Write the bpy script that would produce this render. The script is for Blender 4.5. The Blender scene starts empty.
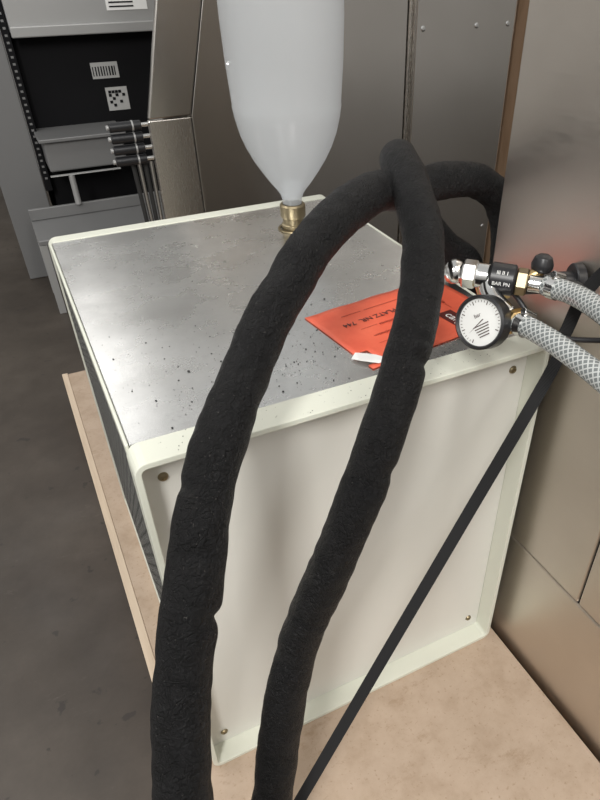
import bpy, bmesh, math, random
from mathutils import Vector, Matrix, noise
random.seed(4)
sc=bpy.context.scene
W,D,H=0.583,0.7453,0.6866
FZ=-0.13
V=Vector
# ------------------------------------------------------------ materials
def mat(name,col=(.5,.5,.5),rough=.5,metal=0,spec=None):
    m=bpy.data.materials.new(name);m.use_nodes=True
    b=m.node_tree.nodes["Principled BSDF"]
    b.inputs["Base Color"].default_value=(*col,1);b.inputs["Roughness"].default_value=rough;b.inputs["Metallic"].default_value=metal
    if spec is not None:b.inputs["Specular IOR Level"].default_value=spec
    return m
def nn(m,t,**k):
    n=m.node_tree.nodes.new(t)
    for a,v in k.items(): setattr(n,a,v)
    return n
def lk(m,a,b): m.node_tree.links.new(a,b)
def bsdf(m): return m.node_tree.nodes["Principled BSDF"]
def coords(m,scale=(1,1,1)):
    t=nn(m,"ShaderNodeTexCoord");mp=nn(m,"ShaderNodeMapping");mp.inputs["Scale"].default_value=scale
    lk(m,t.outputs["Object"],mp.inputs["Vector"]);return mp.outputs[0]
def noi(m,vec,sc_,det=4,rough=.55):
    n=nn(m,"ShaderNodeTexNoise");n.inputs["Scale"].default_value=sc_;n.inputs["Detail"].default_value=det;n.inputs["Roughness"].default_value=rough
    lk(m,vec,n.inputs["Vector"]);return n.outputs["Fac"]
def ramp(m,fac,stops):
    r=nn(m,"ShaderNodeValToRGB");e=r.color_ramp.elements
    while len(e)<len(stops): e.new(.5)
    for i,(p,c) in enumerate(stops):
        e[i].position=p;e[i].color=(*c,1) if len(c)==3 else c
    lk(m,fac,r.inputs[0]);return r.outputs[0]
def g(x): return (x,x,x)
def bump(m,h,st=.3,dist=.002):
    b=nn(m,"ShaderNodeBump");b.inputs["Strength"].default_value=st;b.inputs["Distance"].default_value=dist
    lk(m,h,b.inputs["Height"]);lk(m,b.outputs[0],bsdf(m).inputs["Normal"])
def math_(m,op,a,b=None,c=None):
    n=nn(m,"ShaderNodeMath",operation=op)
    for i,x in enumerate((a,b,c)):
        if x is None: continue
        if isinstance(x,(int,float)): n.inputs[i].default_value=x
        else: lk(m,x,n.inputs[i])
    return n.outputs[0]

def steel(name,c1,c2,rough,brush,rvar=.03,big=2.5):
    m=mat(name,c1,rough,1)
    v=coords(m);vb=coords(m,brush)
    lk(m,ramp(m,noi(m,v,big,3),[(.3,c1),(.7,c2)]),bsdf(m).inputs["Base Color"])
    n=noi(m,vb,30,2)
    lk(m,ramp(m,n,[(.25,g(rough-rvar)),(.75,g(rough+rvar))]),bsdf(m).inputs["Roughness"])
    w=noi(m,v,1.7,1)
    bump(m,math_(m,'ADD',math_(m,'MULTIPLY',n,.0015),w),.10,.03)
    return m
M_steel=steel("stainless_brushed",(.68,.65,.61),(.76,.73,.69),.26,(14,14,1))
M_steelR=steel("stainless_side",(.56,.51,.455),(.67,.62,.56),.40,(1,1,14))
M_steelD=steel("stainless_dark",(.58,.555,.52),(.66,.635,.60),.24,(14,14,1))
M_chrome=mat("chrome",(.75,.75,.74),.15,1)
M_brass=mat("brass",(.62,.45,.22),.28,1)
M_brassold=mat("brass_aged",(.30,.25,.16),.42,1)
M_cream=mat("cream_paint",(.66,.67,.58),.38)
v=coords(M_cream);bump(M_cream,noi(M_cream,v,350,2),.08,.0005)
M_panel=mat("panel_paint",(.72,.72,.68),.42)
v=coords(M_panel)
lk(M_panel,ramp(M_panel,noi(M_panel,v,3,5),[(.3,(.65,.64,.59)),(.7,(.69,.68,.635))]),bsdf(M_panel).inputs["Base Color"])
bump(M_panel,noi(M_panel,v,500,2),.06,.0004)
# aluminium lid
M_alu=mat("aluminium_sheet",(.75,.75,.75),.3,1)
v=coords(M_alu)
ba=ramp(M_alu,noi(M_alu,v,5,7,.7),[(.3,(.58,.58,.57)),(.72,(.78,.78,.77))])
spt=ramp(M_alu,noi(M_alu,v,120,4,.6),[(.66,g(0)),(.72,g(.5))])
mxa=nn(M_alu,"ShaderNodeMixRGB");lk(M_alu,spt,mxa.inputs[0]);lk(M_alu,ba,mxa.inputs[1]);mxa.inputs[2].default_value=(.22,.22,.21,1)
lk(M_alu,mxa.outputs[0],bsdf(M_alu).inputs["Base Color"])
lk(M_alu,ramp(M_alu,noi(M_alu,v,6,6,.65),[(.3,g(.22)),(.7,g(.33))]),bsdf(M_alu).inputs["Roughness"])
bump(M_alu,noi(M_alu,v,3.0,2),.25,.02)
# perforated
M_perf=mat("perforated_sheet",(.5,.5,.49),.55,.1)
t=nn(M_perf,"ShaderNodeTexCoord");sp=nn(M_perf,"ShaderNodeSeparateXYZ");lk(M_perf,t.outputs["Object"],sp.inputs[0])
def cell(m,o,P):
    a=math_(m,'MULTIPLY',o,1/P); a=math_(m,'ADD',a,100); a=math_(m,'FRACT',a); return math_(m,'SUBTRACT',a,.5)
ca,cb=cell(M_perf,sp.outputs[1],.026),cell(M_perf,sp.outputs[2],.026)
dd=math_(M_perf,'MAXIMUM',math_(M_perf,'ABSOLUTE',ca),math_(M_perf,'ABSOLUTE',cb))
hole=math_(M_perf,'LESS_THAN',dd,.38)
lk(M_perf,ramp(M_perf,hole,[(0,(.33,.33,.315)),(1,(.004,.004,.004))]),bsdf(M_perf).inputs["Base Color"])
lk(M_perf,math_(M_perf,'MULTIPLY',math_(M_perf,'SUBTRACT',1,hole),.2),bsdf(M_perf).inputs["Specular IOR Level"])
# foam
M_foam=mat("black_foam",(.018,.018,.02),.55,0,.30)
v=coords(M_foam)
n1=noi(M_foam,v,190,7,.8);n2=noi(M_foam,v,50,6,.75)
vo=nn(M_foam,"ShaderNodeTexVoronoi");vo.inputs["Scale"].default_value=240;lk(M_foam,v,vo.inputs["Vector"])
vo2=nn(M_foam,"ShaderNodeTexVoronoi",feature='DISTANCE_TO_EDGE');vo2.inputs["Scale"].default_value=85
nd=nn(M_foam,"ShaderNodeMixRGB");nd.inputs[0].default_value=.04;nz=nn(M_foam,"ShaderNodeTexNoise");nz.inputs["Scale"].default_value=60;lk(M_foam,v,nz.inputs["Vector"])
lk(M_foam,v,nd.inputs[1]);lk(M_foam,nz.outputs["Color"],nd.inputs[2]);lk(M_foam,nd.outputs[0],vo2.inputs["Vector"])
crk=ramp(M_foam,vo2.outputs["Distance"],[(0,g(0)),(.12,g(1))])
hsum=math_(M_foam,'ADD',math_(M_foam,'ADD',math_(M_foam,'MULTIPLY',n1,1.3),math_(M_foam,'MULTIPLY',n2,2.2)),math_(M_foam,'ADD',math_(M_foam,'MULTIPLY',vo.outputs["Distance"],.5),math_(M_foam,'MULTIPLY',crk,.45)))
bump(M_foam,hsum,1.0,.0034)
dust=ramp(M_foam,noi(M_foam,v,14,9,.8),[(.57,g(0)),(.74,g(.45))])
fc=ramp(M_foam,n2,[(.3,(.003,.003,.0035)),(.75,(.010,.010,.011))])
fm=nn(M_foam,"ShaderNodeMixRGB");lk(M_foam,dust,fm.inputs[0]);lk(M_foam,fc,fm.inputs[1]);fm.inputs[2].default_value=(.040,.037,.034,1)
spk=ramp(M_foam,noi(M_foam,v,420,2,.5),[(.70,g(0)),(.74,g(.6))])
fm2=nn(M_foam,"ShaderNodeMixRGB");lk(M_foam,spk,fm2.inputs[0]);lk(M_foam,fm.outputs[0],fm2.inputs[1]);fm2.inputs[2].default_value=(.16,.15,.14,1)
lk(M_foam,fm2.outputs[0],bsdf(M_foam).inputs["Base Color"])
lk(M_foam,ramp(M_foam,n1,[(.3,g(.36)),(.7,g(.58))]),bsdf(M_foam).inputs["Roughness"])
M_black=mat("black_plastic",(.015,.015,.017),.35)
M_rubber=mat("black_rubber",(.02,.02,.02),.6)
M_web=mat("strap_webbing",(.014,.014,.015),.75,0,.3)
t=nn(M_web,"ShaderNodeTexCoord");wv=nn(M_web,"ShaderNodeTexWave");wv.inputs["Scale"].default_value=3;mp=nn(M_web,"ShaderNodeMapping");mp.inputs["Scale"].default_value=(0,60,1)
lk(M_web,t.outputs["UV"],mp.inputs[0]);lk(M_web,mp.outputs[0],wv.inputs["Vector"]);wv.bands_direction='Y';bump(M_web,wv.outputs["Fac"],.5,.001)
# floor
M_floor=mat("concrete_floor",(.09,.08,.07),.38)
v=coords(M_floor)
nb=noi(M_floor,v,2.2,9,.7)
c_=ramp(M_floor,nb,[(.3,(.030,.022,.016)),(.5,(.050,.039,.030)),(.72,(.080,.065,.052))])
scf=ramp(M_floor,noi(M_floor,coords(M_floor,(1,3,1)),6,9,.85),[(.60,g(0)),(.70,g(.45))])
mxr=nn(M_floor,"ShaderNodeMixRGB");lk(M_floor,scf,mxr.inputs[0]);lk(M_floor,c_,mxr.inputs[1]);mxr.inputs[2].default_value=(.15,.13,.108,1)
sp2=ramp(M_floor,noi(M_floor,v,26,3,.5),[(.68,g(0)),(.72,g(.7))])
mxs=nn(M_floor,"ShaderNodeMixRGB");lk(M_floor,sp2,mxs.inputs[0]);lk(M_floor,mxr.outputs[0],mxs.inputs[1]);mxs.inputs[2].default_value=(.016,.012,.010,1)
lk(M_floor,mxs.outputs[0],bsdf(M_floor).inputs["Base Color"])
lk(M_floor,ramp(M_floor,noi(M_floor,v,5,6),[(.3,g(.38)),(.7,g(.58))]),bsdf(M_floor).inputs["Roughness"])
bump(M_floor,noi(M_floor,v,60,4),.08,.001)
M_wall=mat("wall_paint",(.45,.44,.42),.7)
# board
def board(name,a,b,c,scale=(1,1,1),sc_=14,dark=None):
    m=mat(name,a,.7);v=coords(m,scale)
    o=ramp(m,noi(m,v,sc_,8,.7),[(.25,a),(.5,b),(.8,c)])
    if dark:
        k=ramp(m,noi(m,coords(m,(1,2,1)),8,10,.85),[(.56,g(0)),(.68,g(.75))])
        x=nn(m,"ShaderNodeMixRGB");lk(m,k,x.inputs[0]);lk(m,o,x.inputs[1]);x.inputs[2].default_value=(*dark,1);o=x.outputs[0]
        k=ramp(m,noi(m,coords(m,(1,1,1)),150,3,.5),[(.62,g(0)),(.70,g(.5))])
        x=nn(m,"ShaderNodeMixRGB");lk(m,k,x.inputs[0]);lk(m,o,x.inputs[1]);x.inputs[2].default_value=(*dark,1);o=x.outputs[0]
    lk(m,o,bsdf(m).inputs["Base Color"])
    bump(m,noi(m,coords(m),220,4,.7),.25,.001);return m
M_board=board("fibreboard",(.35,.255,.18),(.44,.335,.25),(.50,.39,.305),dark=(.27,.18,.11))
M_wood=board("pine_wood",(.50,.38,.27),(.60,.48,.36),(.68,.56,.43),(8,.6,8),7)
M_woodedge=board("pine_edge",(.40,.21,.09),(.52,.30,.15),(.58,.38,.22),(8,.6,8),7)
M_crate=board("crate_ply",(.30,.19,.11),(.42,.28,.18),(.50,.35,.24),(3,3,.5),8)
M_label=mat("red_label_paper",(.80,.10,.045),.55)
v=coords(M_label);lk(M_label,ramp(M_label,noi(M_label,v,25,4),[(.3,(.68,.10,.05)),(.7,(.78,.145,.075))]),bsdf(M_label).inputs["Base Color"])
M_ink=mat("ink",(.05,.02,.02),.6)
M_inkl=mat("ink_print",(.32,.04,.02),.6)
M_white=mat("white_paper",(.80,.80,.78),.5)
M_rack=mat("rack_grey",(.19,.19,.19),.42,.2)
M_rackl=mat("rack_light",(.40,.40,.395),.4,.4)
M_rackd=mat("rack_dark",(.008,.008,.009),.7,0,.1)
M_tab=mat("cart_grey",(.19,.19,.19),.45,.2)
# bottle plastic
M_bot=mat("hdpe_translucent",(.74,.77,.79),.18)
nt=M_bot.node_tree;out=[n for n in nt.nodes if n.type=='OUTPUT_MATERIAL'][0]
tl=nn(M_bot,"ShaderNodeBsdfTranslucent");tl.inputs[0].default_value=(.80,.82,.85,1)
tr=nn(M_bot,"ShaderNodeBsdfTransparent");mx=nn(M_bot,"ShaderNodeMixShader");mx2=nn(M_bot,"ShaderNodeMixShader")
mx.inputs[0].default_value=.45;lk(M_bot,bsdf(M_bot).outputs[0],mx.inputs[1]);lk(M_bot,tl.outputs[0],mx.inputs[2])
mx2.inputs[0].default_value=.50;lk(M_bot,mx.outputs[0],mx2.inputs[1]);lk(M_bot,tr.outputs[0],mx2.inputs[2]);lk(M_bot,mx2.outputs[0],out.inputs[0])
# braided hose
M_braid=mat("braided_pvc",(.7,.72,.72),.10)
bsdf(M_braid).inputs["Transmission Weight"].default_value=.2
t=nn(M_braid,"ShaderNodeTexCoord");sp=nn(M_braid,"ShaderNodeSeparateXYZ");lk(M_braid,t.outputs["UV"],sp.inputs[0])
def thr(sign):
    a=math_(M_braid,'ADD',math_(M_braid,'MULTIPLY',sp.outputs[0],10),math_(M_braid,'MULTIPLY',sp.outputs[1],sign*120.0))
    a=math_(M_braid,'FRACT',math_(M_braid,'ADD',a,1000));a=math_(M_braid,'ABSOLUTE',math_(M_braid,'SUBTRACT',a,.5))
    return math_(M_braid,'LESS_THAN',a,.14)
th=math_(M_braid,'MAXIMUM',thr(1),thr(-1))
lk(M_braid,ramp(M_braid,th,[(0,(.20,.215,.215)),(1,(.56,.58,.57))]),bsdf(M_braid).inputs["Base Color"])
bump(M_braid,th,.3,.0006)

# ------------------------------------------------------------ builders
def empty(name):
    e=bpy.data.objects.new(name,None);sc.collection.objects.link(e);e.empty_display_size=.05;return e
def finish(name,bm,m,parent=None,smooth=False,bevel=0,seg=2):
    me=bpy.data.meshes.new(name);bm.normal_update();bm.to_mesh(me);bm.free()
    o=bpy.data.objects.new(name,me);sc.collection.objects.link(o)
    for x in (m if isinstance(m,list) else [m]): me.materials.append(x)
    if smooth:
        for p in me.polygons:p.use_smooth=True
    if bevel:
        b=o.modifiers.new("bevel",'BEVEL');b.width=bevel;b.segments=seg;b.limit_method='ANGLE';b.angle_limit=.6
    if parent:o.parent=parent
    return o
def addbox(bm,a,b):
    x0,y0,z0=a;x1,y1,z1=b
    vs=[bm.verts.new(p) for p in((x0,y0,z0),(x1,y0,z0),(x1,y1,z0),(x0,y1,z0),(x0,y0,z1),(x1,y0,z1),(x1,y1,z1),(x0,y1,z1))]
    for f in((3,2,1,0),(4,5,6,7),(0,1,5,4),(1,2,6,5),(2,3,7,6),(3,0,4,7)): bm.faces.new([vs[i] for i in f])
def box(name,a,b,m,parent=None,bevel=.002):
    bm=bmesh.new();addbox(bm,a,b);return finish(name,bm,m,parent,bevel=bevel)
def frame_of(d):
    d=V(d).normalized();u=V((0,0,1)) if abs(d.z)<.9 else V((1,0,0))
    x=d.cross(u).normalized();y=x.cross(d).normalized();return x,y,d
def lathe(name,prof,base,axis,m,parent=None,seg=40,smooth=True,angle=0,bevel=0):
    """prof: list of (r,t) along axis"""
    x,y,d=frame_of(axis);base=V(base);bm=bmesh.new();rings=[]
    for r,t in prof:
        if r<1e-6: rings.append([bm.verts.new(base+d*t)])
        else: rings.append([bm.verts.new(base+d*t+(x*math.cos(2*math.pi*i/seg+angle)+y*math.sin(2*math.pi*i/seg+angle))*r) for i in range(seg)])
    for A,B in zip(rings,rings[1:]):
        for i in range(seg):
            j=(i+1)%seg
            if len(A)==1 and len(B)>1: bm.faces.new((A[0],B[i],B[j]))
            elif len(B)==1 and len(A)>1: bm.faces.new((A[i],B[0],A[j]))
            elif len(A)>1: bm.faces.new((A[i],B[i],B[j],A[j]))
    bmesh.ops.recalc_face_normals(bm,faces=bm.faces)
    o=finish(name,bm,m,parent,smooth=smooth,bevel=bevel)
    if smooth:
        es=o.modifiers.new("es",'EDGE_SPLIT');es.split_angle=.6
    return o
def cyl(name,p0,p1,r,m,parent=None,seg=28,r2=None,bev=.12):
    p0=V(p0);p1=V(p1);L=(p1-p0).length;r2=r if r2 is None else r2;b=min(r,r2,L)*bev
    return lathe(name,[(0,0),(r-b,0),(r,b),(r2,L-b),(r2-b,L),(0,L)],p0,p1-p0,m,parent,seg)
def hexn(name,p0,p1,r,m,parent=None):
    p0=V(p0);p1=V(p1);L=(p1-p0).length
    return lathe(name,[(0,0),(r*.9,0),(r,L*.12),(r,L*.88),(r*.9,L),(0,L)],p0,p1-p0,m,parent,6,smooth=False)
def catmull(pts,n=18):
    P=[V(p) for p in pts];P=[P[0]*2-P[1]]+P+[P[-1]*2-P[-2]];out=[]
    for i in range(1,len(P)-2):
        a,b,c,d=P[i-1:i+3]
        for k in range(n):
            t=k/n
            out.append(.5*((2*b)+(-a+c)*t+(2*a-5*b+4*c-d)*t*t+(-a+3*b-3*c+d)*t**3))
    out.append(P[-2]);return out
def resample(pts,step):
    out=[pts[0].copy()];acc=0
    for a,b in zip(pts,pts[1:]):
        L=(b-a).length
        if L==0: continue
        pos=step-acc
        while pos<=L: out.append(a.lerp(b,pos/L));pos+=step
        acc=L-(pos-step)
    return out
def tube(name,pts,rad,m,parent=None,step=.004,seg=28,rfn=None,cap=True,smooth_it=3):
    c=resample(catmull(pts),step)
    for _ in range(smooth_it):
        c=[c[0]]+[(c[i-1]+c[i]*2+c[i+1])/4 for i in range(1,len(c)-1)]+[c[-1]]
    bm=bmesh.new();uvl=bm.loops.layers.uv.new("UVMap");rings=[];x=None
    for i,p in enumerate(c):
        d=(c[min(i+1,len(c)-1)]-c[max(i-1,0)]).normalized()
        if x is None: x=frame_of(d)[0]
        x=(x-d*x.dot(d)).normalized();y=d.cross(x);ring=[]
        for k in range(seg):
            a=2*math.pi*k/seg;n=x*math.cos(a)+y*math.sin(a)
            r=rad if rfn is None else rfn(p,n,i*step)
            ring.append(bm.verts.new(p+n*r))
        rings.append(ring)
    for i,(A,B) in enumerate(zip(rings,rings[1:])):
        for k in range(seg):
            j=(k+1)%seg;f=bm.faces.new((A[k],A[j],B[j],B[k]));f.smooth=True
            for l,(uu,vv) in zip(f.loops,((k/seg,i*step),((k+1)/seg,i*step),((k+1)/seg,(i+1)*step),(k/seg,(i+1)*step))): l[uvl].uv=(uu,vv)
    if cap:
        bm.faces.new(rings[0][::-1]);bm.faces.new(rings[-1])
    return finish(name,bm,m,parent)
def ribbon(name,pts,w,th,normal,m,parent=None,step=.006):
    c=resample(catmull(pts),step);bm=bmesh.new();uvl=bm.loops.layers.uv.new("UVMap");rings=[]
    for i,p in enumerate(c):
        d=(c[min(i+1,len(c)-1)]-c[max(i-1,0)]).normalized()
        nrm=V(normal(i/len(c))) if callable(normal) else V(normal)
        s=d.cross(nrm).normalized();n=s.cross(d).normalized()
        rings.append([bm.verts.new(p+s*a*w/2+n*b*th/2) for a,b in((-1,-1),(1,-1),(1,1),(-1,1))])
    for i,(A,B) in enumerate(zip(rings,rings[1:])):
        for k in range(4):
            j=(k+1)%4;f=bm.faces.new((A[k],A[j],B[j],B[k]))
            for l,(uu,vv) in zip(f.loops,((k/4,i*step),((k+1)/4,i*step),((k+1)/4,(i+1)*step),(k/4,(i+1)*step))): l[uvl].uv=(uu,vv)
    bm.faces.new(rings[0][::-1]);bm.faces.new(rings[-1])
    bmesh.ops.recalc_face_normals(bm,faces=bm.faces)
    return finish(name,bm,m,parent)
def poly_prism(name,pts2,y0,y1,m,parent=None,bevel=.002):
    """pts2 in XZ, extruded along Y"""
    bm=bmesh.new();A=[bm.verts.new((x,y0,z)) for x,z in pts2];B=[bm.verts.new((x,y1,z)) for x,z in pts2]
    bm.faces.new(A);bm.faces.new(B[::-1]);n=len(A)
    for i in range(n): bm.faces.new((A[i],B[i],B[(i+1)%n],A[(i+1)%n]))
    bmesh.ops.recalc_face_normals(bm,faces=bm.faces)
    return finish(name,bm,m,parent,bevel=bevel)
def text(name,body,size,mtx,m,parent,ext=.0002,sx=1):
    cu=bpy.data.curves.new(name,'FONT');cu.body=body;cu.size=size;cu.extrude=ext;cu.align_x='CENTER';cu.align_y='CENTER'
    tmp=bpy.data.objects.new(name+"_tmp",cu);sc.collection.objects.link(tmp);bpy.context.view_layer.update()
    me=bpy.data.meshes.new_from_object(tmp.evaluated_get(bpy.context.evaluated_depsgraph_get()));bpy.data.objects.remove(tmp)
    me.materials.clear();me.materials.append(m);me.transform(mtx)
    o=bpy.data.objects.new(name,me);sc.collection.objects.link(o);o.parent=parent;return o

# ------------------------------------------------------------ room
bm=bmesh.new();addbox(bm,(-4,-3,FZ-.1),(5,4.6,FZ));finish("floor",bm,M_floor)
box("wall_back",(-4,4.5,FZ),(5,4.6,3.4),M_wall,bevel=0)
box("wall_right",(4.9,-3,FZ),(5.0,4.5,3.4),M_wall,bevel=0)

# ------------------------------------------------------------ pallet
pal=empty("wooden_pallet")
bm=bmesh.new();addbox(bm,(-.040,-.62,-.018),(.600,1.44,0));finish("deck_sheet",bm,M_board,pal,bevel=.0015)
bm=bmesh.new();addbox(bm,(-.058,-.62,-.022),(-.0405,1.45,-.001));finish("edge_board",bm,M_wood,pal,bevel=.0015)
bm=bmesh.new()
for x in(-.055,.235,.52): addbox(bm,(x,-.62,-.110),(x+.08,1.44,-.0225))
finish("stringers",bm,M_woodedge,pal,bevel=.002)
bm=bmesh.new()
for k in range(5):
    y=-.6+k*.48; addbox(bm,(-.055,y,FZ),(.600,y+.09,-.1105))
finish("bottom_boards",bm,M_wood,pal,bevel=.002)

# ------------------------------------------------------------ chiller
ch=empty("recirculating_chiller")
def rrect(x0,z0,x1,z1,r,n=6):
    o=[]
    for cx,cz,a0 in((x1-r,z1-r,0),(x0+r,z1-r,90),(x0+r,z0+r,180),(x1-r,z0+r,270)):
        for k in range(n+1):
            a=math.radians(a0+90*k/n);o.append((cx+r*math.cos(a),cz+r*math.sin(a)))
    return o
def ring(name,y0,y1,th):
    O=rrect(0,.0,W,H,.016);I=rrect(th,th,W-th,H-th,.008);bm=bmesh.new()
    L=[[bm.verts.new((x,y,z)) for x,z in S] for S,y in((O,y0),(O,y1),(I,y1),(I,y0))]
    n=len(O)
    for a in range(4):
        A,B=L[a],L[(a+1)%4]
        for i in range(n): bm.faces.new((A[i],A[(i+1)%n],B[(i+1)%n],B[i]))
    bmesh.ops.recalc_face_normals(bm,faces=bm.faces)
    return finish(name,bm,M_cream,ch,bevel=.0012)
ring("front_frame",0,.043,.008);ring("back_frame",D-.028,D,.009)
PY=.034
box("front_panel",(.0085,PY,.0085),(W-.0085,PY+.0025,H-.0085),M_panel,ch,bevel=.0008)
box("back_panel",(.0095,D-.02,.0095),(W-.0095,D-.018,H-.0095),M_panel,ch,bevel=.0008)
box("lid_sheet",(.006,.0432,H-.012),(W-.006,D-.0282,H-.0015),M_alu,ch,bevel=.001)
box("lid_rail_1",(.001,.0432,H-.016),(.0055,D-.0282,H-.0005),M_cream,ch,bevel=.0015)
box("lid_rail_2",(W-.0055,.0432,H-.016),(W-.001,D-.0282,H-.0005),M_cream,ch,bevel=.0015)
box("side_panel_left",(.003,.0435,.035),(.006,D-.0285,H-.033),M_perf,ch,bevel=0)
box("side_panel_right",(W-.006,.0435,.035),(W-.003,D-.0285,H-.033),M_perf,ch,bevel=0)
box("side_lip_left",(.002,.0435,H-.032),(.0055,D-.0285,H-.0165),M_rackl,ch,bevel=0)
box("side_lip_right",(W-.0055,.0435,H-.032),(W-.002,D-.0285,H-.0165),M_rackl,ch,bevel=0)
box("base_rail_left",(.001,.0435,.0),(.006,D-.0285,.034),M_cream,ch,bevel=.001)
box("base_rail_right",(W-.006,.0435,.0),(W-.001,D-.0285,.034),M_cream,ch,bevel=.001)
box("base_tray",(.0065,.0435,.002),(W-.0065,D-.0285,.008),M_rackd,ch,bevel=0)
k=0
for x in(.033,W-.033):
    for z in(.040,H-.052):
        k+=1
        lathe("panel_screw_%d"%k,[(.0065,0),(.0062,.001),(.005,.003),(.0028,.0036),(.0025,.0022),(0,.0022)],(x,PY-.0001,z),(0,-1,0),M_brassold,ch,20)

# foam crumbs on lid
bm=bmesh.new()
def crumb(x,y,z,s):
    m4=Matrix.Translation((x,y,z+s*.4))@Matrix.Rotation(random.random()*6,4,'Z')@Matrix.Diagonal((s,s*random.uniform(.5,1),s*.4,1))
    bmesh.ops.create_icosphere(bm,subdivisions=1,radius=1,matrix=m4)
for _ in range(520):
    x=random.gauss(.22,.11);y=random.gauss(.12,.09)
    if .012<x<W-.02 and .05<y<D-.05: crumb(x,y,H-.0014,abs(random.gauss(0,.0006))+.0003)
for _ in range(160):
    x=random.uniform(.02,W-.02);y=random.uniform(.05,D-.05);crumb(x,y,H-.0014,random.uniform(.0004,.0009))
for _ in range(90):
    x=random.uniform(.03,.5);y=random.uniform(.005,.042);crumb(x,y,H+.0001,random.uniform(.0003,.0009))
finish("foam_crumbs",bm,M_rubber)

# label
lab=empty("shipping_label")
Lm=Matrix.Translation((.440,.160,H-.0006))@Matrix.Rotation(math.radians(7.5),4,'Z')
bm=bmesh.new();nx,ny=24,16
vs=[[None]*(ny+1) for _ in range(nx+1)]
for i in range(nx+1):
    for j in range(ny+1):
        x=(i/nx-.5)*.250;y=(j/ny-.5)*.174
        z=.0006*math.sin(i*.9)*math.sin(j*.7)+.0006
        vs[i][j]=bm.verts.new(Lm@V((x,y,z)))
for i in range(nx):
    for j in range(ny):
        if i<2 and j in(1,2,3): continue
        bm.faces.new((vs[i][j],vs[i+1][j],vs[i+1][j+1],vs[i][j+1]))
o=finish("paper",bm,M_label,lab,smooth=True);s=o.modifiers.new("s",'SOLIDIFY');s.thickness=.0003
bm=bmesh.new()
pts=[(-.136,-.052),(-.130,-.066),(-.112,-.082),(-.092,-.086),(-.096,-.074),(-.104,-.064),(-.112,-.050),(-.124,-.044)]
bm.faces.new([bm.verts.new(Lm@V((x,y,.0022+.002*(k%2)))) for k,(x,y) in enumerate(pts)])
finish("torn_corner",bm,M_white,lab)
def ltext(n,b,s,x,y,r,m=M_ink):
    text(n,b,s,Lm@Matrix.Translation((x,y,.0016))@Matrix.Rotation(math.radians(r),4,'Z'),m,lab)
ltext("text_place","PLATZ NR.  744",.014,-.045,.030,180)
ltext("text_a","----------------------  ----------",.011,-.02,.055,180,M_inkl)
ltext("text_b","Inhalt / Contents ...............",.009,-.03,.006,180,M_inkl)
ltext("text_c","Bestimmung / Destination",.008,-.03,-.018,180,M_inkl)
ltext("text_d","Empfaenger   .............................",.008,-.03,-.040,180,M_inkl)
ltext("text_e","Absender   .................",.008,-.04,-.062,180,M_inkl)
bm=bmesh.new();bm.faces.new([bm.verts.new(Lm@V(p)) for p in((.044,-.082,.0014),(.072,-.082,.0014),(.072,-.018,.0014),(.044,-.018,.0014))])
finish("logo_patch",bm,mat("logo_dark",(.10,.015,.012),.5),lab)
ltext("text_logo","cargo",.021,.058,-.050,-90,M_white)
ltext("text_f","Gewicht / Weight",.009,.058,.035,-90,M_inkl)
ltext("text_g","Datum / Date ........",.009,.080,.02,-90,M_inkl)

# ------------------------------------------------------------ bottle
bt=empty("plastic_bottle")
bx,by=.438,.583
prof=[(.0,1.262),(.07,1.262),(.090,1.256),(.100,1.240),(.1015,1.22),(.1015,1.035),(.0995,.974),(.0950,.908),(.0958,.906),(.0925,.885),(.0865,.860),(.078,.838),(.066,.815),(.051,.792),(.038,.774),(.028,.762),(.0215,.752),(.0195,.745)]
lathe("bottle_body",[(r,z-.74) for r,z in prof],(bx,by,.74),(0,0,1),M_bot,bt,64)
lathe("bottle_neck",[(.0185,0),(.0185,.03),(.0205,.032),(.0205,.036)],(bx,by,.735),(0,0,1),M_bot,bt,40)
lathe("brass_collar",[(0,0),(.021,0),(.023,.002),(.023,.010),(.0205,.012),(.0205,.022),(.0235,.024),(.0245,.027),(.0245,.046),(.022,.049),(.019,.049)],(bx,by,H-.0014),(0,0,1),M_brassold,bt,40)
lathe("filler_ring",[(.0255,0),(.030,0),(.031,.001),(.030,.0028),(.0255,.0028)],(bx,by,H-.0014),(0,0,1),M_brassold,bt,40)

# ------------------------------------------------------------ foam hoses
def foam(pinches,amp=.0016,slim=(9,9)):
    def f(p,n,s):
        r=.0275 if s<slim[0] else max(.0256,.0275-(s-slim[0])*.012)
        q=p+n*.02
        r+=amp*noise.noise(q*22)+.0012*noise.noise(q*60)
        for s0,wd,dep,dirv in pinches:
            e=math.exp(-((s-s0)/wd)**2)
            if e>.01:
                k=max(0,n.dot(V(dirv).normalized()))
                r-=dep*e*(k**2)
        return r
    return f
A=[(.02,-.46,.040),(-.03,-.40,.14),(-.070,-.330,.30),(-.060,-.299,.459),(-.023,-.216,.577),(.015,-.165,.657),(.057,-.109,.730),(.125,-.036,.788),(.190,.017,.838),(.268,.070,.878),(.368,.140,.886),(.463,.204,.858),(.540,.232,.855),(.620,.252,.835),(.680,.266,.785),(.710,.272,.68),(.71,.28,.4),(.70,.29,.1),(.69,.32,FZ+.032)]
B=[(-.01,-.50,.032),(-.02,-.36,.036),(.026,-.223,.141),(.070,-.162,.269),(.123,-.128,.438),(.176,-.131,.580),(.223,-.118,.672),(.291,-.068,.753),(.350,-.006,.808),(.391,.058,.857),(.416,.134,.892),(.443,.208,.901),(.488,.266,.864),(.520,.272,.802),(.562,.255,.745),(.622,.255,.690),(.638,.280,.58),(.640,.330,.3),(.640,.38,FZ+.032)]
Cl=(-.3,-.6,.4)
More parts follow.
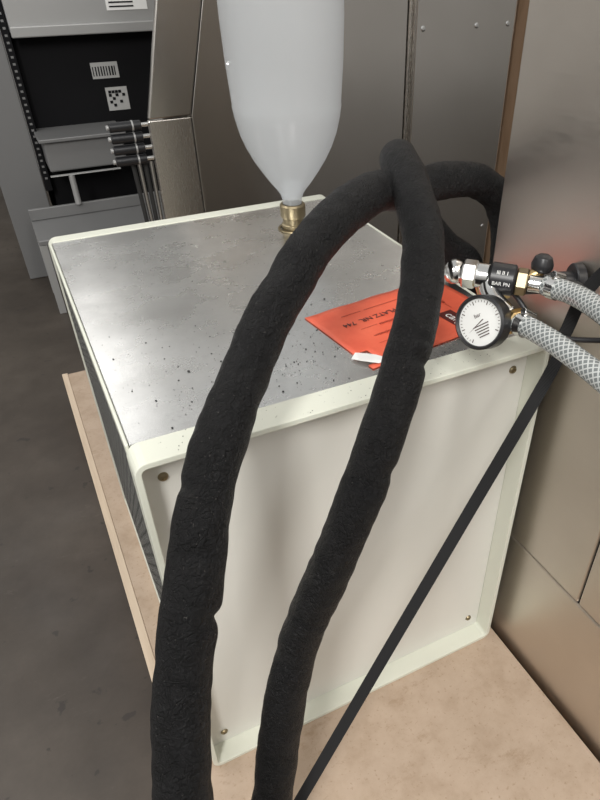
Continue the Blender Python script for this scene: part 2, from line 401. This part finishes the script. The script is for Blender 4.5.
tube("foam_insulated_hose",A,.028,M_foam,seg=40,step=.003,rfn=foam([(.815,.006,.006,(-.9,-.3,.3)),(.83,.012,.003,(-.3,-.9,.3)),(.70,.007,.006,(.8,-.4,-.2)),(.655,.012,.004,(-1,-.2,.2)),(.60,.03,.003,Cl),(.64,.006,.003,Cl),(.76,.005,.003,Cl),(.95,.02,.003,Cl),(1.0,.005,.002,Cl),(1.06,.02,.003,(-.6,0,.8))],slim=(.75,9)))
tube("foam_insulated_hose",B,.028,M_foam,seg=40,step=.003,rfn=foam([(.64,.012,.004,(-.9,-.2,.2)),(.72,.005,.003,Cl),(.905,.007,.006,(-.5,-.6,.5)),(.925,.008,.004,(.3,-.8,.1)),(1.05,.007,.006,(.3,-.9,.1)),(1.07,.006,.004,(-.5,-.7,.4)),(1.20,.010,.005,(-.7,-.5,0))],slim=(.55,9)))

# ------------------------------------------------------------ strap
ribbon("tension_strap",[(.607,-.30,1.02),(.606,-.16,.93),(.589,-.048,.806),(.565,-.036,.730),(.549,-.041,.676),(.40,-.076,.476),(.25,-.111,.277),(.101,-.146,.079),(.05,-.158,.014),(.0,-.17,.006),(-.035,-.18,.005)],.017,.0014,lambda t:(-.55,-.75,.35),M_web)

# ------------------------------------------------------------ right cabinet
rc=empty("steel_cabinet")
rx=.611
box("upper_panel",(rx,-.148,.263),(rx+.6,.186,2.0),M_steelR,rc,.003)
box("upper_panel_near",(rx,-1.05,.263),(rx+.6,-.151,2.0),M_steelR,rc,.003)
box("lower_panel",(rx,-1.05,FZ+.03),(rx+.6,.186,.260),M_steelR,rc,.003)
box("core",(rx+.004,-1.04,FZ),(rx+.59,.18,1.98),M_rackd,rc,0)

# ------------------------------------------------------------ back cabinet A (profiled console)
ca=empty("steel_machine_housing")
Yb=1.5
def sl(x,z): # slanted x at height z above .714
    return x+(z-.714)*.26
top=1.9
poly_prism("side_panel",[(.503,FZ+.05),(1.236,FZ+.05),(1.236,top),(sl(.503,top),top),(.503,.714)],Yb,Yb+.02,M_steelD,ca,.002)
poly_prism("lower_edge_panel",[(.374,FZ+.05),(.500,FZ+.05),(.500,.711),(.374,.711)],Yb,Yb+.02,M_steel,ca,.003)
poly_prism("upper_edge_panel",[(.374,.716),(.500,.716),(sl(.500,top),top),(sl(.374,top),top)],Yb-.006,Yb+.014,M_steelD,ca,.004)  # darker steel colour stands in for the darker reflection on this upper face
poly_prism("housing_body",[(.42,FZ),(1.23,FZ),(1.23,top-.01),(sl(.42,top-.01),top-.01),(.42,.714)],Yb+.021,Yb+.14,M_steelD,ca,.002)
lathe("bolt",[(.014,0),(.013,.003),(.008,.006),(.0075,.004),(0,.004)],(.635,Yb-.0005,.835),(0,-1,0),M_chrome,ca,24)
# back cabinet B
cb=empty("steel_cabinet")
box("door",(1.262,Yb-.012,.02),(1.660,Yb+.008,top),M_steelD,cb,.004)
box("body",(1.246,Yb+.009,FZ),(1.680,Yb+.65,top),M_steel,cb,.004)
box("plinth",(1.25,Yb-.006,FZ+.001),(1.676,Yb+.008,.012),M_steelD,cb,.003)
for i,(x,z) in enumerate(((1.29,.90),(1.50,.90),(1.63,.90),(1.29,.2),(1.63,.2))):
    lathe("screw_%d"%i,[(.009,0),(.007,.003),(0,.004)],(x,Yb-.0122,z),(0,-1,0),M_chrome,cb,16)
# handles on console front (mounted to the housing)
for i in range(4):
    z=.702-i*.031
    cyl("lever_grip_%d"%i,(.262,Yb+.01,z),(.352,Yb+.01,z),.0135,M_black,ca)
    cyl("lever_tip_%d"%i,(.254,Yb+.01,z),(.2618,Yb+.01,z),.007,M_rackl,ca)
    cyl("lever_band_%d"%i,(.325,Yb+.01,z),(.330,Yb+.01,z),.0145,M_rackl,ca)
    cyl("lever_stem_%d"%i,(.3522,Yb+.01,z),(.3735,Yb+.01,z),.006,M_chrome,ca)
for i in range(4):
    cyl("supply_tube_%d"%i,(.366-i*.018,Yb+.03,.60),(.366-i*.014,Yb+.03,.33),.0065,M_rubber if i%2 else M_chrome,ca)
box("bracket",(.30,Yb+.02,.315),(.373,Yb+.06,.33),M_rackl,ca)
box("bracket_top",(.300,Yb+.015,.598),(.373,Yb+.045,.606),M_rackd,ca)

# crate behind
cr=empty("plywood_crate")
box("panel",(1.74,Yb-.02,FZ+.1),(2.6,Yb+.0,1.9),M_crate,cr,.002)
box("batten_1",(1.74,Yb-.045,FZ),(1.80,Yb-.0205,1.9),M_wood,cr,.002)
box("batten_2",(2.5,Yb-.045,FZ),(2.6,Yb-.0205,1.9),M_wood,cr,.002)
box("crate_body",(1.75,Yb+.001,FZ),(2.6,Yb+.6,1.88),M_crate,cr,.002)
bpy.ops.mesh.primitive_torus_add(major_radius=.035,minor_radius=.005,location=(1.77,Yb-.052,.84),rotation=(math.pi/2,0,0))
tor=bpy.context.object;tor.name="ring_pull";tor.data.materials.append(M_rackd);tor.parent=cr

# ------------------------------------------------------------ rack left
rk=empty("equipment_rack")
Yr=2.6
box("side_column",(-.075,Yr,FZ),(.095,Yr+.7,1.7),M_rack,rk,.004)
box("column_strip",(.097,Yr-.01,.25),(.125,Yr+.02,1.7),M_rackd,rk,.002)
bm=bmesh.new()
for i in range(44): addbox(bm,(.106,Yr-.012,.30+i*.024),(.116,Yr-.0102,.308+i*.024))
finish("column_slots",bm,M_rack,rk)
box("shelf_unit",(.128,Yr-.02,.835),(.80,Yr+.6,1.02),M_rackl,rk,.006)
box("shelf_lip",(.128,Yr-.045,.825),(.80,Yr-.021,.862),M_rackl,rk,.004)
box("upper_unit",(.128,Yr+.03,1.03),(.80,Yr+.6,1.5),M_rack,rk,.006)
box("black_unit",(.128,Yr+.05,.02),(.80,Yr+.6,.824),M_rackd,rk,.004)
box("right_column",(.805,Yr,FZ),(.90,Yr+.7,1.7),M_rack,rk,.004)
box("drawer",(.128,Yr-.15,.36),(.44,Yr+.049,.475),M_rack,rk,.006)
box("drawer_top",(.112,Yr-.17,.476),(.455,Yr+.049,.490),M_rack,rk,.003)
M_stk=mat("sticker_grey",(.42,.42,.41),.5)
box("sticker_1",(.40,Yr+.0475,.655),(.51,Yr+.0498,.715),M_stk,rk,0)
box("sticker_2",(.44,Yr+.0475,.53),(.53,Yr+.0498,.62),M_stk,rk,0)
box("sticker_3",(.50,Yr-.0225,.90),(.66,Yr-.0202,1.0),M_white,rk,0)
box("sticker_4",(.40,Yr-.0225,.95),(.46,Yr-.0202,1.0),M_white,rk,0)
bm=bmesh.new()
for i in range(9): addbox(bm,(.405+i*.011,Yr+.046,.665),(.405+i*.011+random.uniform(.003,.007),Yr+.0474,.70))
for i in range(5):
    for j in range(5):
        if random.random()>.4: addbox(bm,(.45+i*.014,Yr+.046,.545+j*.013),(.462+i*.014,Yr+.0474,.556+j*.013))
for i in range(6): addbox(bm,(.51,Yr-.024,.91+i*.014),(.51+random.uniform(.08,.14),Yr-.0226,.915+i*.014))
finish("sticker_print",bm,M_rackd,rk)

# low cart
ct=empty("low_cart")
box("top",(.0,2.17,.165),(.60,2.43,.187),M_tab,ct,.004)
box("rear_lip",(.0,2.415,.188),(.60,2.43,.235),M_tab,ct,.003)
bm=bmesh.new()
for x,y in((.0,2.175),(.57,2.175),(.0,2.40),(.57,2.40)): addbox(bm,(x,y,FZ),(x+.028,y+.025,.1645))
addbox(bm,(.03,2.18,.10),(.569,2.195,.14));finish("legs",bm,M_rackl,ct,bevel=.002)
cyl("post",(.20,2.40,.236),(.20,2.40,.355),.012,M_rackl,ct)
box("bar",(.12,2.39,.356),(.40,2.41,.359),M_rackl,ct,.001)

# ------------------------------------------------------------ gauge & fittings
ft=empty("valve_manifold")
Rr=V((.88875,-.45839,.00109));Rd=V((-.28016,-.54507,-.7902))
n0=V((.468,.036,.798));n1=V((.496,.011,.802));h1a=V((.525,-.021,.796))
ax=(h1a-n0).normalized()
hexn("nut_left",n0-ax*.022,n0-ax*.004,.018,M_chrome,ft)
lathe("ball_end",[(0,0),(.008,.001),(.014,.006),(.016,.013),(.014,.020),(.010,.024)],n0-ax*.046,ax,M_chrome,ft)
cyl("valve_body",n0-ax*.005,n0+ax*.012,.016,M_chrome,ft)
cyl("black_collar",n0+ax*.0125,n0+ax*.045,.0195,M_black,ft)
x_,y_,d_=frame_of(ax)
hexn("nut_brass",n0+ax*.0455,n0+ax*.060,.017,M_brassold,ft)
cyl("barb",n0+ax*.0605,h1a+ax*.018,.0105,M_chrome,ft)
cam=V((-.0291,-.5748,1.1416))
cc=n0+ax*.0288
vdir=(cam-cc);vdir=(vdir-ax*vdir.dot(ax)).normalized()
up=vdir.cross(ax).normalized()
for a,nm,bd in((.35,"mark_1","III II 1"),(-.35,"mark_2","BAR PN")):
    dn=(vdir*math.cos(a)+up*math.sin(a)).normalized();uu=dn.cross(ax).normalized()
    mt=Matrix(((ax.x,uu.x,dn.x,0),(ax.y,uu.y,dn.y,0),(ax.z,uu.z,dn.z,0),(0,0,0,1)))
    mt=Matrix.Translation(cc+dn*.0197)@mt
    text(nm,bd,.0066,mt,M_white,ft)
kb=V((.532,-.004,.806))
cyl("knob_stem",n0+ax*.052,kb+V((0,0,.002)),.007,M_brass,ft)
lathe("knob",[(0,0),(.011,0),(.0135,.004),(.014,.010),(.011,.018),(.006,.0215),(0,.022)],kb,(.1,.1,1),M_black,ft)
e0=n0+ax*.022;h2a=V((.475,-.025,.765))
tube("elbow",[n0+ax*.01-up*.0,n0+ax*.006+V((-.002,-.02,-.018)),h2a+V((-.004,.006,.004)),h2a],.013,M_chrome,ft,smooth_it=1)
hexn("nut_lower",h2a-V((.0,.004,.0)),h2a+V((-.001,-.016,.0)),.0165,M_brass,ft)
# gauge
gd=ft
gc=V((.434,-.018,.765));d=(gc-cam).normalized()
gn=(-d-Rr*.62+Rd*.05).normalized()
lathe("gauge_case",[(0,-.028),(.022,-.028),(.031,-.024),(.0335,-.018),(.0335,.003),(.031,.005),(.029,.003),(.029,-.001)],gc,gn,M_black,gd,48)
lathe("gauge_dial",[(0,0),(.029,0)],gc,gn,M_white,gd,48)
gx=(Rr-gn*Rr.dot(gn)).normalized();gy=gn.cross(gx)
rotm=Matrix(((gx.x,gy.x,gn.x,0),(gx.y,gy.y,gn.y,0),(gx.z,gy.z,gn.z,0),(0,0,0,1)))
G=Matrix.Translation(gc+gn*.0006)@rotm@Matrix.Rotation(math.radians(25),4,'Z')
bm=bmesh.new()
for i in range(31):
    a=math.radians(225-270*i/30);r0=.0225 if i%5==0 else .0245
    p=lambda r,o:G@V((r*math.cos(a)-o*math.sin(a),r*math.sin(a)+o*math.cos(a),0))
    w=.0005 if i%5==0 else .0003
    bm.faces.new([bm.verts.new(p(r,o)) for r,o in((r0,-w),(.027,-w),(.027,w),(r0,w))])
a=math.radians(200)
bm.faces.new([bm.verts.new(G@V(q)) for q in((-.006*math.cos(a)-.0007,-.006*math.sin(a)+.0005,.0006),(.021*math.cos(a),.021*math.sin(a),.0006),(-.006*math.cos(a)+.0007,-.006*math.sin(a)-.0005,.0006))])
for k in range(5): 
    y=-.004-k*.0034;w=.011-k*.001
    bm.faces.new([bm.verts.new(G@V(q)) for q in((-w,y,.0003),(w,y,.0003),(w,y+.0012,.0003),(-w,y+.0012,.0003))])
finish("gauge_print",bm,M_ink,gd)
text("gauge_unit","bar",.007,G@Matrix.Translation((0,.009,.0002)),M_ink,gd,.0001)
cyl("gauge_stem",gc-gn*.026,n0+ax*.002-V((0,0,.012)),.007,M_brass,gd)

def braid(name,pts,clampat):
    e=empty(name)
    tube("tube_wall",pts,.0130,M_braid,e,step=.003,seg=32)
    c=resample(catmull(pts),.001)
    p=c[clampat];q=c[clampat+11];d=(q-p)
    lathe("clamp_band",[(.0133,0),(.0144,0),(.0144,.011),(.0133,.011)],p,d,M_chrome,e,32)
    dn=d.normalized();vv=(cam-p);vv=(vv-dn*vv.dot(dn)).normalized();s=vv.cross(dn).normalized()
    q0=p+dn*.0055+s*.015
    cyl("clamp_screw",q0-vv*.010,q0+vv*.012,.0045,M_chrome,e,12)
    return e
braid("braided_hose",[h1a+ax*.002,(.530,-.060,.801),(.520,-.105,.808),(.503,-.165,.812),(.49,-.26,.80),(.50,-.42,.74),(.53,-.60,.64)],8)
braid("braided_hose",[h2a+V((-.001,-.012,0)),(.475,-.075,.769),(.472,-.13,.771),(.464,-.218,.768),(.45,-.33,.745),(.45,-.46,.665),(.48,-.60,.54)],8)
tube("black_cable",[(.50,.03,.79),(.508,-.01,.765),(.511,-.034,.743),(.535,-.07,.742),(.562,-.109,.752),(.590,-.17,.77),(.6045,-.24,.80)],.0035,M_black,ft,step=.004,seg=14)
cyl("pipe",(.520,.035,.775),(.6105,.000,.775),.014,M_black,ft)
cyl("flange",(.598,.005,.775),(.6105,.000,.775),.024,M_black,ft)
hexn("pipe_nut",(.505,.041,.775),(.5205,.035,.775),.018,M_brass,ft)
tube("black_bundle",[(.56,-.005,.775),(.572,-.03,.785),(.580,-.06,.768),(.583,-.09,.785),(.586,-.15,.78)],.010,M_rubber,ft,step=.004,seg=14)

# ------------------------------------------------------------ lights
def area(name,loc,target,size,power,col=(1,1,1),sy=None):
    l=bpy.data.lights.new(name,'AREA');l.energy=power;l.color=col;l.size=size
    if sy: l.shape='RECTANGLE';l.size_y=sy
    o=bpy.data.objects.new(name,l);sc.collection.objects.link(o);o.location=loc
    o.rotation_euler=(V(target)-V(loc)).to_track_quat('-Z','Y').to_euler()
area("ceiling_light_1",(-1.3,-1.9,2.9),(.2,.2,.4),.5,88,(1,.985,.95),1.3)
area("lid_fill_light",(-.5,3.5,2.7),(.2,.6,.2),1.8,12,(1,.985,.96),.8)  # added light, placed so its reflection brightens the lid
area("ceiling_light_3",(-1.8,1.4,3.2),(-.3,1.2,0),.35,35,(1,.985,.96),2.5)
area("ceiling_light_4",(.6,-2.3,3.2),(.6,.5,.3),.35,38,(1,.985,.96),2.5)
w=bpy.data.worlds.new("world");sc.world=w;w.use_nodes=True
nt=w.node_tree;bg=nt.nodes["Background"]
tc=nt.nodes.new("ShaderNodeTexCoord");sx=nt.nodes.new("ShaderNodeSeparateXYZ");cr_=nt.nodes.new("ShaderNodeValToRGB")
nt.links.new(tc.outputs["Generated"],sx.inputs[0]);nt.links.new(sx.outputs[2],cr_.inputs[0]);nt.links.new(cr_.outputs[0],bg.inputs[0])
e=cr_.color_ramp.elements;e[0].position=0;e[0].color=(.38,.365,.345,1);e[1].position=.9;e[1].color=(.62,.62,.61,1)
x=e.new(.35);x.color=(.78,.77,.75,1)
bg.inputs[1].default_value=.87
sc.view_settings.view_transform='Standard'
# ------------------------------------------------------------ camera
cd=bpy.data.cameras.new("camera");co=bpy.data.objects.new("camera",cd);sc.collection.objects.link(co)
R=[V((.88875,-.45839,.00109)),V((-.28016,-.54507,-.7902)),V((.36281,.70198,-.61285))]
c0=R[0];c1=-R[1];c2=-R[2]
co.matrix_world=Matrix(((c0.x,c1.x,c2.x,cam.x),(c0.y,c1.y,c2.y,cam.y),(c0.z,c1.z,c2.z,cam.z),(0,0,0,1)))
cd.sensor_fit='VERTICAL';cd.sensor_height=24;cd.lens=24*643.79/800
cd.shift_x=-53/800;cd.shift_y=33/800;cd.clip_start=.01
sc.camera=co
